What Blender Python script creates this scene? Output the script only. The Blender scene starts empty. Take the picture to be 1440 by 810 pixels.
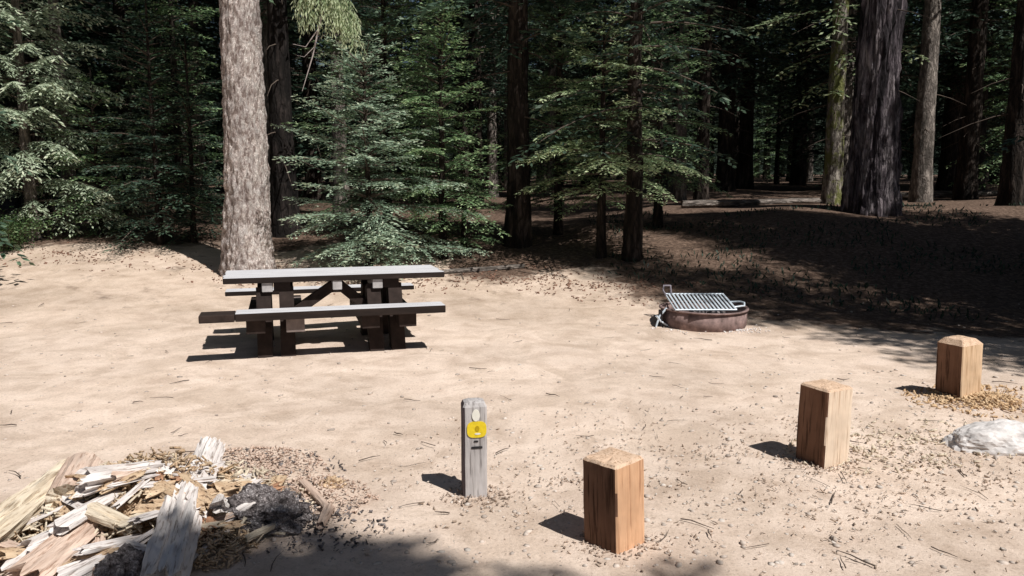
import bpy, bmesh, math, random
import numpy as np
from mathutils import Vector, Matrix, noise

S = bpy.context.scene
C = S.collection
R = math.radians

# ------------------------------------------------------------------ helpers
def sm(a, b, x):
    t = min(1.0, max(0.0, (x - a) / (b - a)))
    return t * t * (3 - 2 * t)

def nz(x, y, z=0.0):
    return noise.noise(Vector((x, y, z)))

def gz(x, y):
    """height of the ground"""
    amp = 0.85 + 0.35 * sm(0, 6, x)
    h = amp * sm(8.7, 16.6, y + 0.35 * nz(x * .25, 3.1))
    h += 0.017 * max(0.0, min(y, 120) - 17)
    if y < -2: h += 0.01 * (-2 - max(y, -60))
    d = math.hypot(x, y - 6)
    h += 0.035 * nz(x * .45, y * .45, 1.7) * (0.4 + sm(6, 16, d) * 4)
    h += 0.05 * math.exp(-((x + 1.75) ** 2 / .8 + (y - 4.0) ** 2 / .5))
    return h

CAMZ = 1.67
FPX = 1120.0
PITCH = math.atan(148 / FPX)

def ray(px, py):
    u, v = (px - 720) / FPX, (405 - py) / FPX
    return Vector((u, math.cos(PITCH) + v * math.sin(PITCH), -math.sin(PITCH) + v * math.cos(PITCH)))

def spot(px, py):
    """ground point seen at that place of the photograph"""
    d = ray(px, py); t = 1.0
    for _ in range(6000):
        p = Vector((0, 0, CAMZ)) + d * t
        if p.z <= gz(p.x, p.y): break
        t += 0.012 if t < 20 else .05
    return Vector((p.x, p.y, gz(p.x, p.y)))

def upto(px, Y):
    """ground point at distance Y under column px"""
    d = ray(px, 300); t = Y / d.y
    return Vector((d.x * t, Y, gz(d.x * t, Y)))

def link(name, me, mat, parent=None):
    o = bpy.data.objects.new(name, me); C.objects.link(o)
    if mat:
        for m in (mat if isinstance(mat, (list, tuple)) else [mat]): me.materials.append(m)
    if parent: o.parent = parent
    return o

def meshnp(name, V, F, smooth=False, tone=None):
    """V (n,3), F (m,k) arrays"""
    V = np.asarray(V, dtype=np.float32); F = np.asarray(F, dtype=np.int32)
    me = bpy.data.meshes.new(name)
    k = F.shape[1]
    me.vertices.add(len(V)); me.vertices.foreach_set('co', V.ravel())
    me.loops.add(F.size); me.loops.foreach_set('vertex_index', F.ravel())
    me.polygons.add(len(F))
    me.polygons.foreach_set('loop_start', np.arange(len(F), dtype=np.int32) * k)
    me.polygons.foreach_set('loop_total', np.full(len(F), k, dtype=np.int32))
    if smooth: me.polygons.foreach_set('use_smooth', np.ones(len(F), dtype=bool))
    if tone is not None:
        a = me.attributes.new('tone', 'FLOAT', 'POINT'); a.data.foreach_set('value', np.asarray(tone, dtype=np.float32))
    me.update(calc_edges=True); me.validate()
    return me

def thing(name, label, cat, loc=(0, 0, 0), rz=0, group=None):
    o = bpy.data.objects.new(name, None); C.objects.link(o)
    o.location = loc; o.rotation_euler = (0, 0, rz); o.empty_display_size = .2
    o['label'] = label; o['category'] = cat
    if group: o['group'] = group
    return o

def tag(o, label, cat, group=None, kind=None):
    o['label'] = label; o['category'] = cat
    if group: o['group'] = group
    if kind: o['kind'] = kind
    return o

def dup(root, loc, rz, sc, label, group, cat='tree'):
    r = root.copy(); C.objects.link(r); r.location = loc; r.rotation_euler = (0, 0, rz); r.scale = (sc[0], sc[0], sc[1])
    r['label'] = label; r['category'] = cat
    if group: r['group'] = group
    for ch in list(root.children):
        c = ch.copy(); C.objects.link(c); c.parent = r
    return r

# ------------------------------------------------------------------ materials
def mat(name):
    m = bpy.data.materials.new(name); m.use_nodes = True
    nt = m.node_tree; b = nt.nodes['Principled BSDF']
    b.inputs['Roughness'].default_value = .9
    b.inputs['Specular IOR Level'].default_value = .2
    return m, nt, b

def N(nt, kind, **kw):
    n = nt.nodes.new('ShaderNode' + kind)
    for k, v in kw.items():
        if k in n.inputs: n.inputs[k].default_value = v
        else: setattr(n, k, v)
    return n

def ramp(nt, src, stops):
    r = N(nt, 'ValToRGB'); e = r.color_ramp.elements
    while len(e) < len(stops): e.new(.5)
    for el, (p, c) in zip(e, stops):
        el.position = p; el.color = (c[0], c[1], c[2], 1)
    nt.links.new(src, r.inputs[0]); return r.outputs[0]

def coords(nt, scale=(1, 1, 1), kind='Object'):
    t = N(nt, 'TexCoord'); m = N(nt, 'Mapping'); m.inputs['Scale'].default_value = scale
    nt.links.new(t.outputs[kind], m.inputs[0]); return m.outputs[0]

def noisetex(nt, vec, scale, detail=5, rough=.6, dist=0):
    n = N(nt, 'TexNoise', Scale=scale, Detail=detail, Roughness=rough, Distortion=dist)
    nt.links.new(vec, n.inputs['Vector']); return n.outputs['Fac']

def mix(nt, a, b, fac, mode='MIX'):
    m = N(nt, 'Mix', data_type='RGBA', blend_type=mode)
    for s, v in ((6, a), (7, b)):
        if isinstance(v, tuple): m.inputs[s].default_value = (*v[:3], 1)
        else: nt.links.new(v, m.inputs[s])
    if isinstance(fac, (int, float)): m.inputs[0].default_value = fac
    else: nt.links.new(fac, m.inputs[0])
    return m.outputs[2]

def bump(nt, b, h, strength=.6, dist=.02):
    n = N(nt, 'Bump', Strength=strength, Distance=dist)
    nt.links.new(h, n.inputs['Height']); nt.links.new(n.outputs[0], b.inputs['Normal'])

def wood(name, c1, c2, dark, zs=.12, crack=.5, sc=14):
    m, nt, b = mat(name)
    v = coords(nt, (1, 1, zs))
    f = noisetex(nt, v, sc, 6, .65, .6); g = noisetex(nt, v, sc * 4, 4, .6)
    col = ramp(nt, f, [(.3, c1), (.7, c2)])
    cr = ramp(nt, g, [(.36, (0, 0, 0)), (.47, (1, 1, 1))])
    col = mix(nt, dark, col, cr)
    big = noisetex(nt, coords(nt), 5, 3)
    col = mix(nt, col, ramp(nt, big, [(.35, (.72, .7, .68)), (.65, (1.1, 1.08, 1.05))]), crack, 'MULTIPLY')
    nt.links.new(col, b.inputs['Base Color']); bump(nt, b, g, .7, .008)
    return m

def bark(name, c_dark, c_mid, c_light, sc=7, zs=.22, bs=1.0, bd=.05, lo=.38, hi=.62, moss=None):
    m, nt, b = mat(name)
    v = coords(nt, (1, 1, zs))
    f = noisetex(nt, v, sc, 7, .68, .5)
    w = N(nt, 'TexVoronoi', Scale=sc * 1.5); w.feature = 'DISTANCE_TO_EDGE'
    vd = N(nt, 'VectorMath', operation='ADD'); nt.links.new(v, vd.inputs[0])
    nn = N(nt, 'TexNoise', Scale=sc * 2, Detail=4); nt.links.new(v, nn.inputs['Vector'])
    sc_ = N(nt, 'VectorMath', operation='SCALE'); sc_.inputs['Scale'].default_value = .16
    nt.links.new(nn.outputs['Color'], sc_.inputs[0]); nt.links.new(sc_.outputs[0], vd.inputs[1])
    nt.links.new(vd.outputs[0], w.inputs['Vector'])
    edge = ramp(nt, w.outputs['Distance'], [(0, (0, 0, 0)), (.16, (1, 1, 1))])
    col = ramp(nt, f, [(lo, c_dark), (.5, c_mid), (hi, c_light)])
    col = mix(nt, mix(nt, col, c_dark, .7), col, edge)
    bl = noisetex(nt, coords(nt, (1, 1, .5)), 2.3, 5, .7)
    col = mix(nt, col, ramp(nt, bl, [(.36, (.62, .60, .60)), (.58, (1.06, 1.04, 1.02))]), .85, 'MULTIPLY')
    if moss:
        q = noisetex(nt, coords(nt, (1, 1, .6)), 3.2, 5, .7)
        col = mix(nt, col, moss, ramp(nt, q, [(.47, (0, 0, 0)), (.56, (1, 1, 1))]))
    nt.links.new(col, b.inputs['Base Color'])
    h = mix(nt, f, edge, .5, 'MULTIPLY'); bump(nt, b, h, bs, bd)
    return m

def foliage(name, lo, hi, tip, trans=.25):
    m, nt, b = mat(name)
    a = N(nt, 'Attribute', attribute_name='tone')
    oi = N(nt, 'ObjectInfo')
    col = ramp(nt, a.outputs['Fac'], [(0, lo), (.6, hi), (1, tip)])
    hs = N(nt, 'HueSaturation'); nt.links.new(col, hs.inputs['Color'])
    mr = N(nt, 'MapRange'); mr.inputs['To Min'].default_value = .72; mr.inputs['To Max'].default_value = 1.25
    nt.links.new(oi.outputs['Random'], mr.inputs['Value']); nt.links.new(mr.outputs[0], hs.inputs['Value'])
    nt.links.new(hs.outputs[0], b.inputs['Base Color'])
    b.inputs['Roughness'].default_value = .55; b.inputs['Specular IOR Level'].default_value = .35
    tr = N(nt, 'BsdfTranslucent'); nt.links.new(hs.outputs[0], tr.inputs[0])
    ms = N(nt, 'MixShader'); ms.inputs[0].default_value = trans
    out = nt.nodes['Material Output']
    nt.links.new(b.outputs[0], ms.inputs[1]); nt.links.new(tr.outputs[0], ms.inputs[2]); nt.links.new(ms.outputs[0], out.inputs[0])
    return m

def plain(name, c, var=.3, sc=30, rough=.85, metal=0):
    m, nt, b = mat(name)
    f = noisetex(nt, coords(nt), sc, 5)
    col = ramp(nt, f, [(.3, tuple(x * (1 - var) for x in c)), (.7, tuple(min(1, x * (1 + var)) for x in c))])
    nt.links.new(col, b.inputs['Base Color']); b.inputs['Roughness'].default_value = rough; b.inputs['Metallic'].default_value = metal
    bump(nt, b, f, .3, .004)
    return m

M = {}
M['bark_pale'] = bark('pale_scaly_bark', (.30, .24, .22), (.78, .69, .66), (.93, .88, .85), sc=19, zs=.5, bs=.9, bd=.04, lo=.41, hi=.57)
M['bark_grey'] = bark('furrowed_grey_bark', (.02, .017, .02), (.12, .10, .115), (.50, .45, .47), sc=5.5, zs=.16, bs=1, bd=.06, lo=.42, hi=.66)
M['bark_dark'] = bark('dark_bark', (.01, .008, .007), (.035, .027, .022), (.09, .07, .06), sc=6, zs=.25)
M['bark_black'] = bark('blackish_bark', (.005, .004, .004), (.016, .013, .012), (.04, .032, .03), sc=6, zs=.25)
M['bark_light'] = bark('light_grey_bark', (.09, .08, .07), (.24, .21, .19), (.44, .39, .35), sc=8, zs=.3)
M['bark_moss'] = bark('mossy_bark', (.07, .06, .05), (.30, .27, .24), (.52, .48, .42), sc=8, zs=.3, moss=(.17, .18, .065))
M['twig'] = plain('twig_bark', (.11, .085, .07), .35)
M['twig_pale'] = plain('dead_twig_wood', (.42, .37, .36), .2)
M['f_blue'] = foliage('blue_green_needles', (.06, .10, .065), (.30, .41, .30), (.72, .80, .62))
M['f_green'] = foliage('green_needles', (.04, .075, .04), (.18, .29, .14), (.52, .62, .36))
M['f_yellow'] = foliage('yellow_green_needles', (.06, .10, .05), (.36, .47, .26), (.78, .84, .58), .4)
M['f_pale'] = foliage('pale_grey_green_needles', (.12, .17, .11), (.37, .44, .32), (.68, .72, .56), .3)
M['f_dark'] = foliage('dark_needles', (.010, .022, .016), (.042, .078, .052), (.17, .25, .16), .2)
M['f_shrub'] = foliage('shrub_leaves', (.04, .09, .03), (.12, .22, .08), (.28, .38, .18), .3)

# ground
m, nt, b = mat('sandy_dirt'); M['dirt'] = m
vec = coords(nt, (1, 1, 1))
fine = noisetex(nt, vec, 60, 7, .8); mid = noisetex(nt, vec, 3.2, 8, .62, .5); big = noisetex(nt, vec, .55, 4, .55)
col = ramp(nt, mid, [(.34, (.67, .545, .46)), (.50, (.785, .655, .565)), (.66, (.85, .72, .63))])
col = mix(nt, col, ramp(nt, big, [(.36, (.84, .81, .78)), (.6, (1.03, 1.0, .97))]), .9, 'MULTIPLY')
col = mix(nt, col, ramp(nt, fine, [(.32, (.50, .46, .42)), (.47, (.96, .96, .96)), (.68, (1.10, 1.10, 1.10))]), .75, 'MULTIPLY')
vn = N(nt, 'TexVoronoi', Scale=55); nt.links.new(vec, vn.inputs['Vector'])
spk = ramp(nt, vn.outputs['Distance'], [(.05, (0, 0, 0)), (.16, (1, 1, 1))])
n2 = noisetex(nt, vec, 9, 3); msk = ramp(nt, n2, [(.5, (0, 0, 0)), (.62, (.55, .55, .55))])
col = mix(nt, col, mix(nt, (.26, .20, .165), col, spk), msk)
lit = ramp(nt, noisetex(nt, vec, 16, 6, .75), [(.32, (.035, .023, .017)), (.5, (.115, .075, .055)), (.7, (.30, .21, .16))])  # forest litter, darkened further to deepen the shade on the bank
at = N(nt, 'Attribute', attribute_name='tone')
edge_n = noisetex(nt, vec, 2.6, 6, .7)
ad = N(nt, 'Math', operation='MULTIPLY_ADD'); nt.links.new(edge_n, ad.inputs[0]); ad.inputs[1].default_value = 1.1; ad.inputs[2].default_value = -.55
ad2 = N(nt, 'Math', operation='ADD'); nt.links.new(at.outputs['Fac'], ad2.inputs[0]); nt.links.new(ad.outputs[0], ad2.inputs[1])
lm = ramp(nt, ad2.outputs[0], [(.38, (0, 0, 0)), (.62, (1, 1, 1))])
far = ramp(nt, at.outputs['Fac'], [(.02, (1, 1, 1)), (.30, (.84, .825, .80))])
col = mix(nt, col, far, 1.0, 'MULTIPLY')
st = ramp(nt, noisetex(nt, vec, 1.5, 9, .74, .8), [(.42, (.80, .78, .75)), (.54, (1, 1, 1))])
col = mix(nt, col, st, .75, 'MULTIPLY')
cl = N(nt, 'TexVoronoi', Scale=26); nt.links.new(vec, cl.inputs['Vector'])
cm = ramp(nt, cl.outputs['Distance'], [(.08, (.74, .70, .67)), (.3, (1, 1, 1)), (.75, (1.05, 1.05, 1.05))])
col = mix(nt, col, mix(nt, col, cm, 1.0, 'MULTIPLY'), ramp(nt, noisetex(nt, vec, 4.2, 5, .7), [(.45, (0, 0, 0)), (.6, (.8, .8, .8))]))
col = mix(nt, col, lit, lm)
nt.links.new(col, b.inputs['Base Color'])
hh = mix(nt, fine, mid, .2); bump(nt, b, hh, .7, .016)

M['post_a'] = wood('orange_cut_timber', (.64, .37, .22), (.78, .50, .32), (.48, .26, .15), .05)
M['post_b'] = wood('pale_cut_timber', (.68, .54, .42), (.85, .73, .60), (.5, .36, .26), .05)
M['post_c'] = wood('tan_cut_timber', (.60, .42, .27), (.80, .60, .42), (.42, .26, .15), .05)
M['post_shade'] = wood('shaded_timber_face', (.16, .085, .055), (.24, .135, .09), (.08, .04, .025), .06, .6)  # shade of the bollards' left faces, put into the timber colour
M['post_top'] = wood('sawn_timber_top', (.60, .42, .30), (.76, .57, .43), (.40, .25, .16), 1, .5, 22)
M['marker'] = wood('weathered_grey_post_wood', (.42, .40, .40), (.58, .56, .57), (.28, .26, .26), .08, .6)
M['marker_shade'] = wood('shaded_post_side', (.10, .08, .09), (.16, .13, .14), (.05, .04, .04), .08, .4)  # same post wood, darkened to carry the shade on its left side
M['white'] = plain('white_plate_paint', (.82, .8, .72), .06)
M['yellow'] = plain('yellow_tag_paint', (.80, .60, .03), .12, 60)
M['ochre'] = plain('ochre_mark_paint', (.50, .34, .01), .15)
M['black'] = plain('black_mark_paint', (.03, .028, .03), .2)
M['rot_orange'] = wood('crumbling_orange_wood', (.44, .29, .18), (.70, .56, .40), (.10, .055, .035), .6, .7, 22)
M['rot_pink'] = wood('pinkish_rotten_wood', (.5, .36, .29), (.76, .62, .53), (.38, .26, .2), .14, .6, 20)
M['rot_red'] = wood('reddish_rotten_wood', (.34, .17, .10), (.56, .34, .22), (.1, .05, .03), .4, .7, 18)
M['straw'] = wood('straw_coloured_split_wood', (.58, .49, .38), (.84, .75, .61), (.42, .33, .24), .12, .6, 24)
M['bleached'] = wood('bleached_white_wood', (.62, .57, .56), (.86, .82, .80), (.36, .30, .27), .12, .5, 20)
M['charred'] = bark('grey_black_bark', (.06, .05, .05), (.38, .34, .345), (.70, .66, .67), sc=24, zs=1, bs=1, bd=.02)
M['endgrain'] = wood('pale_end_grain', (.66, .56, .44), (.85, .78, .66), (.4, .28, .2), 1, .3, 18)
M['rock'] = plain('pale_granite', (.62, .59, .58), .35, 14)
M['steel'] = plain('galvanised_steel', (.66, .74, .82), .22, 40, .4, .25)
M['steel_dull'] = plain('dull_steel', (.22, .2, .23), .3, 30, .6, .3)
M['rust'] = plain('ash_stained_rusty_steel', (.24, .17, .16), .6, 9, .85, .1)
M['soot'] = plain('sooty_steel', (.025, .022, .025), .4, 20, .7, .3)
M['ash'] = plain('grey_ash', (.35, .33, .33), .4, 14)
M['pebble'] = plain('pebble_stone', (.48, .41, .36), .5, 9)
M['pebble2'] = plain('pale_pebble_stone', (.56, .50, .45), .25, 9)
M['litter'] = plain('brown_litter', (.44, .345, .275), .5, 9)
M['litter2'] = plain('reddish_litter', (.22, .125, .09), .5, 9)
M['ash_pale'] = plain('pale_ash', (.82, .78, .77), .1, 9)
M['soil'] = plain('brown_soil', (.40, .31, .25), .4, 9)
M['chip'] = wood('fresh_wood_chip', (.55, .36, .2), (.78, .6, .4), (.3, .17, .09), 1, .5, 20)

# table wood: grey where faces point up, dark brown on the sides
m, nt, b = mat('grey_topped_brown_planks'); M['table'] = m
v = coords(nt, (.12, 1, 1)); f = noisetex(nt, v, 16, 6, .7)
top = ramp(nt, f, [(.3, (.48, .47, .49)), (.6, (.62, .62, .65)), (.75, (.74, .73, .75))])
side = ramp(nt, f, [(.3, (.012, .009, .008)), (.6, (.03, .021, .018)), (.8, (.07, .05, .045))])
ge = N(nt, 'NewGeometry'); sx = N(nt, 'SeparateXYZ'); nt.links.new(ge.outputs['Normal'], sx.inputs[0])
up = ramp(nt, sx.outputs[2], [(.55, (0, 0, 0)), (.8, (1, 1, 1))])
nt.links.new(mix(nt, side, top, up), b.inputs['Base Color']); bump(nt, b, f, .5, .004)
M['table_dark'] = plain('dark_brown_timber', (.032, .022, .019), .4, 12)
M['table_lit'] = plain('sunlit_brown_timber', (.20, .165, .155), .3, 12)  # lighter brown that paints sunlight onto one bench support
M['table_lit_grey'] = plain('sunlit_grey_timber', (.42, .40, .40), .25, 14)  # cleat timber with the light on its ends put into the colour

# ------------------------------------------------------------------ shapes
def box_bm(bm, c, s, rot=None, bev=.006):
    """bevelled box; c centre, s full sizes"""
    r = bmesh.ops.create_cube(bm, size=1.0)
    vs = r['verts']
    bmesh.ops.scale(bm, vec=Vector(s), verts=vs)
    if bev:
        es = list({e for v in vs for e in v.link_edges})
        r2 = bmesh.ops.bevel(bm, geom=es, offset=bev, segments=2, affect='EDGES', profile=.6)
        vs = list({v for f in r2['faces'] for v in f.verts} | {v for v in vs if v.is_valid})
    if rot is not None: bmesh.ops.rotate(bm, cent=(0, 0, 0), matrix=rot, verts=vs)
    bmesh.ops.translate(bm, vec=Vector(c), verts=vs)

def bm_obj(name, bm, mt, parent=None, smooth=False):
    me = bpy.data.meshes.new(name); bm.to_mesh(me); bm.free()
    if smooth:
        for p in me.polygons: p.use_smooth = True
    return link(name, me, mt, parent)

def box_obj(name, c, s, mt, parent=None, rot=None, bev=.006):
    bm = bmesh.new(); box_bm(bm, c, s, rot, bev); return bm_obj(name, bm, mt, parent)

def beam(name, a, b_, w, h, mt, parent, bev=.005):
    """rectangular timber from a to b"""
    a, b_ = Vector(a), Vector(b_); d = b_ - a
    rot = d.to_track_quat('X', 'Z').to_matrix()
    return box_obj(name, (a + b_) / 2, (d.length, w, h), mt, parent, rot, bev)

def tube_arrays(paths, sides=5):
    """paths: list of (points, radii) -> V, F quads"""
    V, F, off = [], [], 0
    for pts, rad in paths:
        pts = [Vector(p) for p in pts]; n = len(pts)
        for i, p in enumerate(pts):
            t = (pts[min(n - 1, i + 1)] - pts[max(0, i - 1)]).normalized()
            q = t.to_track_quat('Z', 'Y')
            for k in range(sides):
                a = 2 * math.pi * k / sides
                V.append(p + q @ Vector((math.cos(a) * rad[i], math.sin(a) * rad[i], 0)))
        for i in range(n - 1):
            for k in range(sides):
                a0 = off + i * sides + k; a1 = off + i * sides + (k + 1) % sides
                F.append((a0, a1, a1 + sides, a0 + sides))
        off += n * sides
    return [tuple(v) for v in V], F

def tubes(name, paths, mt, parent=None, sides=5):
    V, F = tube_arrays(paths, sides)
    return link(name, meshnp(name, V, F, smooth=sides > 4), mt, parent)

def trunk_mesh(name, H, r0, r1, seed, seg=28, rings=90, amp=.05, flare=.5, zs=1.4, lean=(0, 0), fr=6):
    rnd = random.Random(seed); ph = rnd.random() * 50
    V, F = [], []
    for j in range(rings + 1):
        t = (j / rings) ** 1.6; z = -.35 + (H + .35) * t
        r = r0 + (r1 - r0) * max(0, z) / H
        for k in range(seg):
            a = 2 * math.pi * k / seg
            ca, sa = math.cos(a), math.sin(a)
            fl = 1 + flare * math.exp(-max(0, z) / (.55 + r0 * .5)) * (1 + .55 * nz(ca * 1.6 + ph, sa * 1.6, 9))
            d = noise.fractal(Vector((ca * fr * r0 / .4 + ph, sa * fr * r0 / .4, z * zs)), 0.7, 2.1, 4) * amp
            d += .06 * nz(ca + ph, sa, z * .4)
            rr = r * (fl + d * 1.0)
            V.append((ca * rr + lean[0] * z + .03 * nz(z * .5, ph) , sa * rr + lean[1] * z, z))
    for j in range(rings):
        for k in range(seg):
            a0 = j * seg + k; a1 = j * seg + (k + 1) % seg
            F.append((a0, a1, a1 + seg, a0 + seg))
    return meshnp(name, V, F, smooth=True)

def sprays(rng, branches, sp2, sp3, sl, sw, phi=55, jit=.45, hang=.0):
    """needle shoots on flat sprays. branches: (base, azimuth, L, e, d) -> V,F,tone"""
    P, D, Ln, T_ = [], [], [], []
    for base, az, L, e, dr in branches:
        n2 = max(3, int(L / sp2))
        s = (np.arange(n2) + rng.random(n2)) / n2 * .88 + .12
        s = np.concatenate([s, s + .3 / n2]).clip(0, 1); side = np.concatenate([np.ones(n2), -np.ones(n2)])
        ca, sa = math.cos(az), math.sin(az)
        bend = rng.normal(0, .12)
        rad = L * s; lat = bend * L * s * s
        B = np.stack([base[0] + ca * rad - sa * lat, base[1] + sa * rad + ca * lat, base[2] + L * (e * s - dr * s * s)], 1)
        T = np.stack([np.full_like(s, ca) - sa * 2 * bend * s, np.full_like(s, sa) + ca * 2 * bend * s, e - 2 * dr * s], 1); T /= np.linalg.norm(T, axis=1)[:, None]
        Lt = np.stack([-sa * side, ca * side, np.zeros_like(s)], 1)
        l2 = (.42 * L * (1 - s) ** .75 * np.minimum(1, s * 2.4) + .5 * sl) * rng.uniform(.6, 1.2, len(s))
        ph = np.radians(rng.normal(phi, 8, len(s)))[:, None]
        D2 = T * np.cos(ph) + Lt * np.sin(ph); D2[:, 2] += rng.normal(-.08 - hang, .12, len(s)); D2 /= np.linalg.norm(D2, axis=1)[:, None]
        n3 = np.maximum(1, (l2 / sp3).astype(int)) + 1
        idx = np.repeat(np.arange(len(s)), n3)
        v = np.concatenate([np.linspace(.0, 1, k) for k in n3])
        for sd in (1, -1):
            d2 = D2[idx]; l = l2[idx]
            p = B[idx] + d2 * (l * v)[:, None]; p[:, 2] -= (.18 + hang) * l * v * v
            perp = np.cross(d2, np.array([0, 0, 1.0])); perp /= (np.linalg.norm(perp, axis=1)[:, None] + 1e-6)
            an = np.radians(rng.normal(42, 10, len(v)))[:, None] * np.where(v > .97, .1, 1)[:, None]
            d3 = d2 * np.cos(an) + perp * sd * np.sin(an); d3[:, 2] += rng.normal(-hang * .8, .16, len(v))
            ll = sl * rng.uniform(.6, 1.25, len(v)) * (1.1 - .35 * v)
            P.append(p); D.append(d3); Ln.append(ll)
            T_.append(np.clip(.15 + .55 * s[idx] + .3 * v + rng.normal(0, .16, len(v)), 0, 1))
    P = np.concatenate(P); D = np.concatenate(D); Ln = np.concatenate(Ln); T_ = np.concatenate(T_)
    D /= np.linalg.norm(D, axis=1)[:, None]
    nrm = np.array([0, 0, 1.0]) + rng.normal(0, jit, (len(P), 3))
    W = np.cross(D, nrm); W /= (np.linalg.norm(W, axis=1)[:, None] + 1e-6); W *= (sw * rng.uniform(.7, 1.3, len(P)))[:, None]
    V = np.stack([P, P + D * (Ln * .45)[:, None] + W, P + D * Ln[:, None], P + D * (Ln * .45)[:, None] - W], 1).reshape(-1, 3)
    n = len(P); F = np.arange(n * 4).reshape(n, 4)
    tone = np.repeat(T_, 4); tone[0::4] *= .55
    return V, F, tone

def conifer_branches(rng, H, z0, Rm, step, per, r0, low=.55, power=.75, e0=-.05, e1=.75, dr=.32, keep=1.0, az_bias=None):
    out = []; z = z0
    while z < H - .12:
        t = (z - z0) / (H - z0); a0 = rng.random() * 6.28
        for k in range(per):
            if rng.random() > keep: continue
            zz = z + rng.normal(0, step * .28)
            if zz > H: continue
            L = Rm * (max(0, 1 - t)) ** power * min(1, low + t * 5) * rng.uniform(.45, 1.22) + .06
            az = a0 + k * 6.283 / per + rng.normal(0, .25)
            L *= 1 + .5 * nz(math.cos(az) * 1.2 + H * 3, math.sin(az) * 1.2, z * 1.3)
            if az_bias is not None and math.cos(az - az_bias) < -.1 and rng.random() < .6: L *= .55
            e = e0 + (e1 - e0) * t + rng.normal(0, .13)
            rr = r0 * (1 - zz / H) * .6
            out.append(((math.cos(az) * rr, math.sin(az) * rr, zz), az, L, e, dr * rng.uniform(.5, 1.3) * (1 - .5 * t)))
        z += step * rng.uniform(.8, 1.2)
    return out

def branch_wood(brs, k=.014, upto_=.8, sides=3):
    paths = []
    for base, az, L, e, dr in brs:
        if L < .3: continue
        pts, rad = [], []
        for i in range(5):
            s = upto_ * i / 4
            pts.append((base[0] + math.cos(az) * L * s, base[1] + math.sin(az) * L * s, base[2] + L * (e * s - dr * s * s) - .01)); rad.append(k * (L ** .5) * (1 - s) + .003)
        paths.append((pts, rad))
    return paths

def make_tree(name, seed, H, r0, z0, Rm, fmat, bmat, step=.4, per=6, sp2=.13, sp3=.1, sl=.12, sw=.018, dead=0,
              label='', group=None, loc=(0, 0, 0), rz=0, trunk_kw={}, hang=0, jit=.45, **bk):
    rng = np.random.default_rng(seed)
    t = thing(name, label, 'tree', loc, rz, group)
    link('trunk', trunk_mesh('trunk', H, r0, max(.012, r0 * .08), seed, **trunk_kw), bmat, t)
    brs = conifer_branches(rng, H, z0, Rm, step, per, r0, **bk)
    paths = branch_wood(brs)
    rnd = random.Random(seed)
    for _ in range(dead):
        z = rnd.uniform(.9, z0 + 3); az = rnd.random() * 6.28; L = rnd.uniform(.4, 1.6)
        pts = [(math.cos(az) * L * s + .06 * nz(s * 3, z), math.sin(az) * L * s + .06 * nz(s * 3, az, z), z + L * (-.12 * s - .22 * s * s)) for s in (0.02, .3, .6, 1)]
        paths.append((pts, [.016, .012, .008, .003]))
    tubes('branches', paths, M['twig'], t, 3)['kind'] = 'stuff'
    V, F, tone = sprays(rng, brs, sp2, sp3, sl, sw, hang=hang, jit=jit)
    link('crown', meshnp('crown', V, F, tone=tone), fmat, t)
    return t

# ------------------------------------------------------------------ ground
def axis(lo, hi, fine_lo, fine_hi, d):
    v = list(np.arange(fine_lo, fine_hi, d)); s = d; x = fine_hi
    while x < hi: v.append(x); s *= 1.13; x += s
    v.append(hi); s = d; x = fine_lo - d
    while x > lo: v.insert(0, x); s *= 1.13; x -= s
    v.insert(0, lo); return v
xs = axis(-260, 260, -7, 7.5, .055); ys = axis(-120, 420, 3, 13, .055)
V, tone = [], []
for y in ys:
    for x in xs:
        z = gz(x, y)
        if -8 < x < 8.5 and 2 < y < 15:
            z += .006 * noise.fractal(Vector((x * 2.2, y * 2.2, 0)), .8, 2, 4) + .003 * nz(x * 14, y * 14) * (1 + 2.5 * sm(.3, 2.5, x) * sm(6.5, 4.5, y))
        V.append((x, y, z))
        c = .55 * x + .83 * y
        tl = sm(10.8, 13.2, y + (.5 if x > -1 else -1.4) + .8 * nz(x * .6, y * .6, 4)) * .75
        tl = max(tl, .66 * sm(8.4, 10.2, c) * sm(.2, 2.2, x) * sm(8.6, 10.5, y + .25 * x))  # bank litter, its dark tone cut along the tree shadow's edge
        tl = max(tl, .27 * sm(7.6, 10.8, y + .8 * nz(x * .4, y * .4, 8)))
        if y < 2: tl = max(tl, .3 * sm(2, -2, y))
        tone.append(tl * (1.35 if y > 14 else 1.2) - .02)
V = np.array(V); nx, ny = len(xs), len(ys)
I = np.arange(nx * ny).reshape(ny, nx)
F = np.stack([I[:-1, :-1].ravel(), I[:-1, 1:].ravel(), I[1:, 1:].ravel(), I[1:, :-1].ravel()], 1)
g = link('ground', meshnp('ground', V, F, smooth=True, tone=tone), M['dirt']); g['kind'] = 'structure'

# dark backdrop slope far behind, added to block the sky between the trees
V, F = [], []
for j in range(14):
    for i in range(81):
        x = -200 + 5 * i; y = 100 + j * 9
        V.append((x, y, 1.2 + 30 * sm(0, 13, j) + 3 * nz(x * .05, y * .05) - (3 if j == 0 else 0)))
for j in range(13):
    for i in range(80):
        a = j * 81 + i; F.append((a, a + 1, a + 82, a + 81))
hm = plain('dark_backdrop_growth', (.02, .03, .02), .5, .6)
h = link('sky_backdrop', meshnp('sky_backdrop', V, F, smooth=True), hm); h['kind'] = 'structure'

# ------------------------------------------------------------------ named trees
G_OUT = 'tall firs around the camping clearing'
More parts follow.
